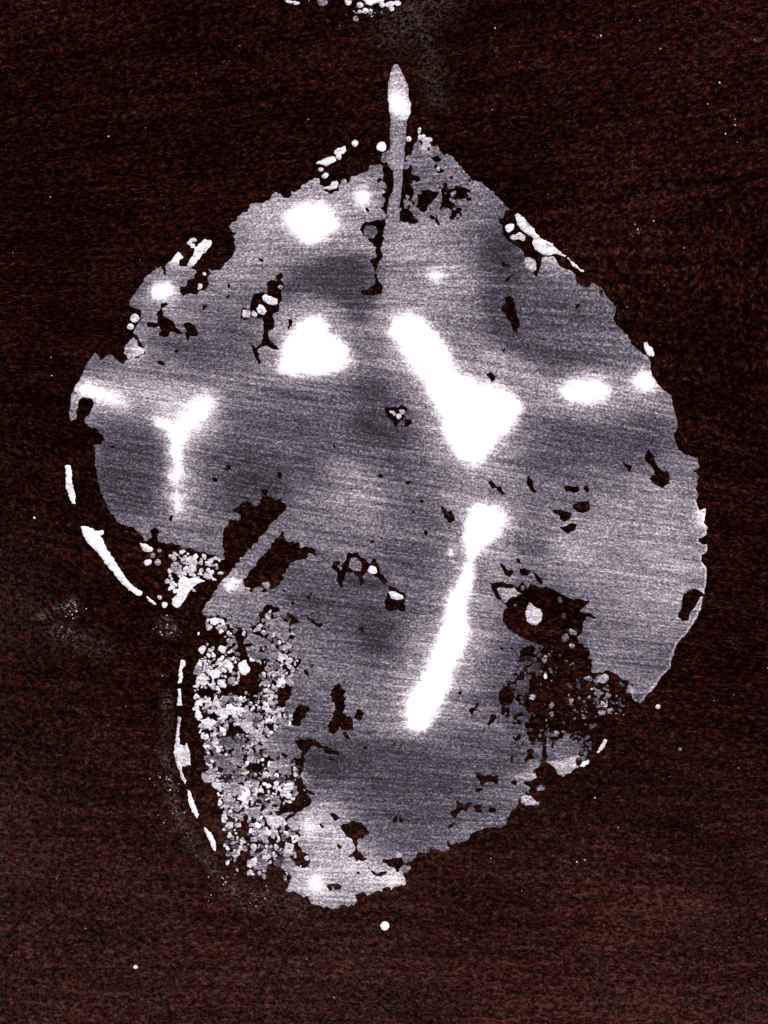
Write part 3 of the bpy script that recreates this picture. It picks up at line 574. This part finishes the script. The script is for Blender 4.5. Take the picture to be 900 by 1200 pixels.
# a contour triangle and its wall must land in the same region: key walls by their own first vertex, both hang on the same rim
def piece(name, cq, ct, cw): return build(name, data, FILM, leaf, qm=cq, tm=ct, wm=cw)
for r in np.unique(np.concatenate([rq[lq == main], rt[lt == main]])):
    nm = 'blade' if r == 0 else 'stalk' if r == 1 else 'folded_strip' if r == 50 else 'white_patch'
    o = piece(nm, (lq == main) & (rq == r), (lt == main) & (rt == r), (lw == main) & (rw == r))
    if nm == 'stalk': o['label'] = 'slender pointed stalk with a white band'
    if nm == 'folded_strip': o['label'] = 'narrow diagonal strip between two dark gaps'
oq = np.argsort(lq, kind='stable'); ot = np.argsort(lt, kind='stable'); ow = np.argsort(lw, kind='stable')
def rangeof(l, o, v): return o[np.searchsorted(l[o], v):np.searchsorted(l[o], v, 'right')]
slq, slt, slw = lq[oq], lt[ot], lw[ow]
def idx(sl, o, v): return o[np.searchsorted(sl, v):np.searchsorted(sl, v, 'right')]
rest = []
cnt = 0
for c in ids[1:]:
    if cnt < 290 and area[c] >= 14:
        build('flake', data, FILM, leaf, qm=idx(slq, oq, c), tm=idx(slt, ot, c), wm=idx(slw, ow, c)); cnt += 1
    else: rest.append(c)
# every leftover fleck smaller than that (including those without a whole cell)
keep = np.zeros(n, bool); keep[ids[:1]] = True
big = set(ids[1:].tolist()) - set(rest)
kb = np.zeros(n, bool); kb[list(big) + [main]] = True
o = build('crumbs', data, FILM, leaf, qm=~kb[lq], tm=~kb[lt], wm=~kb[lw]); o['kind'] = 'stuff'

# ------------------------------------------------------------------ loose flakes lying outside the print
def loose(spec, dep, name, label, cat, group=None, ragg=0.35):
    pts = np.array(spec if isinstance(spec, list) else [(spec[0] - max(spec[2:4]), spec[1] - max(spec[2:4])), (spec[0] + max(spec[2:4]), spec[1] + max(spec[2:4]))], float)
    gg = Grid(math.floor(pts[:, 0].min() - 4), math.floor(pts[:, 1].min() - 4), math.ceil(pts[:, 0].max() + 4), math.ceil(pts[:, 1].max() + 4), 0.5)
    if isinstance(spec, list): f = gg.sd(spec)
    else:
        f = np.full(gg.X.shape, -5.0); wn, ff = gg.disc(*spec); f[wn] = ff
    f = f + ragg * ((1.9 - worley(gg.X, gg.Y, 4.5, 2)) + 2.4 * (vnoise(gg.X, gg.Y, 2.6, 7) - .5)) + .15
    d = dep + .25 * (vnoise(gg.X, gg.Y, 6, 9) - .5)
    o = build(name, mesh_field(f, np.clip(d, .2, 1.05), gg), FILM, None, th=(0.6, 1.4))
    o['label'] = label; o['category'] = cat
    if group: o['group'] = group
    return o
LO = 'loose white flakes around the leaf print'
for spec, dep, label in [
 ([(95,618),(99,616),(104,618),(112,622),(121,622),(122,625),(118,628),(121,634),(126,645),(133,655),(141,668),(149,680),(160,690),(167,694),(166,698),(160,697),(150,690),(140,680),(130,668),(122,658),(112,644),(104,637),(98,628)],1.0,'longest bright white flake, a diagonal sliver beside the lower left margin'),
 ([(76,546),(82,545),(84,552),(84,565),(88,580),(88,590),(84,590),(81,580),(77,570),(78,558)],1.0,'upright white flake at the far left, above the long diagonal sliver'),
 ([(172,699),(176,701),(183,708),(181,709),(174,704)],.9,'short thin white flake just past the lower end of the long diagonal sliver'),
 ([(212,774),(216,773),(217,779),(213,785),(214,795),(212,801),(209,800),(210,788)],.92,'topmost small upright flake in the curved line left of the crumbled granules'),
 ([(209,808),(212,807),(212,815),(213,826),(207,827),(209,817)],.92,'tiny upright flake second from the top of the curved line at lower left'),
 ([(209,840),(212,841),(210,855),(210,872),(215,874),(219,872),(222,880),(223,896),(215,898),(212,896),(214,906),(218,915),(217,918),(213,913),(209,900),(204,885),(205,875),(207,860)],.82,'pale flake with a wide middle and thin ends in the lower left curved line'),
 ([(220,926),(223,928),(227,940),(233,955),(231,958),(225,950),(221,938)],1.0,'slim white flake below the wide-middled one in the lower left curved line'),
 ([(239,969),(243,972),(250,980),(253,990),(252,997),(249,994),(245,983),(240,974)],1.0,'lowest slim white flake of the lower left curved line'),
 ([(754,401),(758,402),(763,407),(767,414),(765,418),(758,416),(756,411)],.95,'small white flake off the right margin of the leaf print'),
 ([(664,302),(667,303),(674,310),(684,318),(682,319),(672,312)],.85,'thin white sliver outside the upper right margin'),
 ([(604,252),(607,250),(611,253),(616,258),(620,263),(625,268),(628,273),(634,280),(640,282),(647,286),(652,292),(657,296),(663,300),(661,301),(653,297),(648,299),(642,299),(636,299),(632,296),(627,292),(624,286),(626,279),(617,274),(610,268),(606,262)],.86,'long lumpy white flake along the upper right margin beside a dark gap'),
 ([(700,882),(704,873),(709,866),(711,867),(708,876),(702,882)],.82,'small upright sliver at lower right, off the margin'),
 ([(679,898),(684,892),(690,891),(690,894),(684,898)],.92,'short white flake at lower right just below the upright sliver'),
 ([(610,935),(615,931),(622,933),(627,938),(632,940),(631,943),(623,943),(616,944),(611,940)],.62,'grey lumpy flake off the lower right margin'),
 ([(628,922),(633,920),(639,922),(638,926),(630,926)],.5,'dim small flake above the grey lumpy flake at lower right'),
 ([(220,312),(222,305),(227,298),(229,290),(235,285),(240,281),(246,281),(248,285),(244,292),(240,296),(235,301),(230,307),(227,312),(223,312)],.92,'stubby diagonal white flake standing off the upper left margin'),
 ([(219,285),(223,280),(229,279),(231,282),(226,284),(221,287)],.85,'small arched white flake left of the stubby diagonal one'),
 ([(391,179),(395,175),(405,171),(406,177),(401,181),(393,182)],.9,'upper white flake in the diagonal row above the top left margin'),
 ([(370,192),(376,188),(384,184),(392,184),(394,188),(388,192),(382,195),(376,192)],.9,'longer white flake at the lower end of the diagonal row above the top left margin'),
 ([(379,221),(386,218),(389,214),(394,212),(397,216),(394,221),(387,223)],.85,'white bean-shaped flake nestled in a notch of the top left margin'),
 ([(164,637),(170,637),(176,641),(180,643),(178,646),(170,647),(166,642)],.85,'largest white flake below the left lobe, near the crumbly knot'),
 ([(147,405),(150,402),(156,396),(161,400),(163,406),(169,409),(168,414),(162,417),(156,422),(150,420),(146,414)],.72,'knobbly pale flake set in the left margin notch'),
 ([(426,0),(432,-3),(448,-4),(452,0),(447,4),(441,3),(436,7),(430,5)],.95,'largest bright flake in the cluster at the top edge'),
 ([(333,0),(340,1),(351,3),(352,5),(346,5),(336,3)],.8,'thin pale flake left of the cluster at the top edge')]:
    loose(spec, dep, 'flake', label, 'flake', LO)
GR = 'loose white granules around the leaf print'
for spec, dep, label in [
 ((447,172,5.6),1.0,'round white granule just left of the stalk'),((479,163,2.8),.75,'small pale granule just right of the stalk'),((416,168,3.6),.85,'white granule at the upper end of the diagonal row of flakes'),
 ((397,184,3.2),.8,'granule tucked under the upper flake of the diagonal row'),((376,199,2.6),.75,'small granule below the lower flake of the diagonal row'),((381,206,4,2.6,-.6),.8,'oval granule nearest the notch of the top left margin'),
 ((158,373,5),.8,'larger of two round granules in the left margin notch'),((153,383,3.6),.78,'smaller of two round granules in the left margin notch'),((226,288,2.7),.85,'granule between the arched and the stubby diagonal flake'),
 ((451,1085,5),1.0,'bright round granule lying alone below the bottom of the leaf print'),((771,828,2.6),.72,'pale granule just off the lower right point of the leaf print'),((797,878,1.8),.5,'dim granule far off the lower right margin'),((159,1133,2.2),.9,'tiny white granule alone at the bottom left of the ground'),
 ((173,659,4.6,3.2,-.2),.9,'oval white granule below the largest flake under the left lobe'),((185,659,3.6),.66,'pinkish pale granule right of the oval one under the left lobe'),((179,651,2.8),.55,'dim granule between the flake and the oval granule under the left lobe'),((187,645,2.2),.6,'small granule right of the largest flake under the left lobe'),
 ((196,681,2.7),.85,'left of two white granules beside the crumbly knot'),((202,684,3),.85,'right of two white granules beside the crumbly knot'),((187,700,2.4),.85,'small granule between the thin flake and the crumbly knot'),((193,709,3.2),.9,'white granule at the foot of the crumbly knot'),
 ((378,3,6,4),.5,'dull speckled granule at the top edge, left of the bright cluster'),((408,2,4),.8,'pale granule at the top edge between the dull one and the bright cluster'),((422,6,3.6),.85,'granule at the left side of the bright cluster at the top edge'),((428,13,4,3),.7,'greyish granule under the bright cluster at the top edge'),((457,5,5,3,-.3),.85,'oval granule in the right half of the bright cluster at the top edge'),((466,4,4,3),.9,'rightmost white granule of the cluster at the top edge'),((417,22,3),.55,'lowest dim granule below the cluster at the top edge'),((459,10,3),.75,'small granule below the oval one at the top edge'),((448,6,3),.8,'granule beside the largest bright flake at the top edge'),((434,14,2.8),.6,'small grey granule right of the greyish one at the top edge'),((422,14,3,2.4),.6,'small dim granule left of the greyish one at the top edge')]:
    loose(spec, dep, 'granule', label, 'granule', GR, 0.2)

# ------------------------------------------------------------------ mineral dust specks too many to count
R = np.random.default_rng(5)
pts = [(747,269,1.6),(744,263,1.2),(748,273,1.4),(281,54,1.2),(580,33,1),(361,140,1.3),(774,57,1.1),(766,259,1),(735,360,1.1),(127,160,.9),(850,157,1.2),(843,97,1.2),(861,147,1.5),(40,607,1.4),(68,1027,1.1),(100,1088,.9),(575,1006,1.1),(685,1008,1.2),(697,935,1),(676,1010,1),(700,44,1.2),(704,42,1.2),(884,47,1),(861,140,1.4),(300,1062,1),(548,1016,1),(312,1038,.9),(127,850,1),(865,900,.8)]
pts += [(R.uniform(0, 900), R.uniform(0, 1200), R.uniform(.35, .8)) for _ in range(140)]
pts += [(R.normal(x, 9), R.normal(y, 7), R.uniform(.4, 1.1)) for x, y in [(194, 735)] * 14 + [(85, 712)] * 12 + [(82, 741)] * 6 + [(262, 1035)] * 10 + [(198, 915)] * 14 + [(300, 1055)] * 12 + [(205, 950)] * 10 + [(420, 14)] * 14 + [(455, 12)] * 6 + [(720, 830)] * 10]
V, Fc = [], []
for x, y, r in pts:
    k = len(V); m = 6; ph = R.random() * 6
    rr = [r * R.uniform(.7, 1.2) for _ in range(m)]
    for zz, sc_ in ((-.1, 1.0), (.35, .95), (.7, .55)):
        for i in range(m): V.append(((x + rr[i] * sc_ * math.cos(ph + i * math.tau / m) - 450) * S, (600 - y - rr[i] * sc_ * math.sin(ph + i * math.tau / m)) * S, zz * r * S))
    for a in (0, m):
        for i in range(m): Fc.append((k + a + i, k + a + (i + 1) % m, k + a + m + (i + 1) % m, k + a + m + i)[::-1])
    Fc.append(tuple(range(k + 2 * m, k + 3 * m))[::-1])
me = bpy.data.meshes.new('dust_specks'); me.from_pydata(V, [], [f[::-1] for f in Fc]); me.update()
at = me.attributes.new('deposit_shade', 'FLOAT', 'POINT'); at.data.foreach_set('value', np.repeat(R.uniform(.35, .95, len(pts)), 18).astype(np.float32))
ba = me.attributes.new('brush', 'FLOAT_VECTOR', 'POINT'); ba.data.foreach_set('vector', (np.array(V) / (900 * S)).ravel().astype(np.float32))
me.materials.append(FILM)
o = bpy.data.objects.new('dust_specks', me); C.objects.link(o); o['kind'] = 'stuff'
o['label'] = 'tiny pale dust specks scattered over the dark ground'; o['category'] = 'dust'
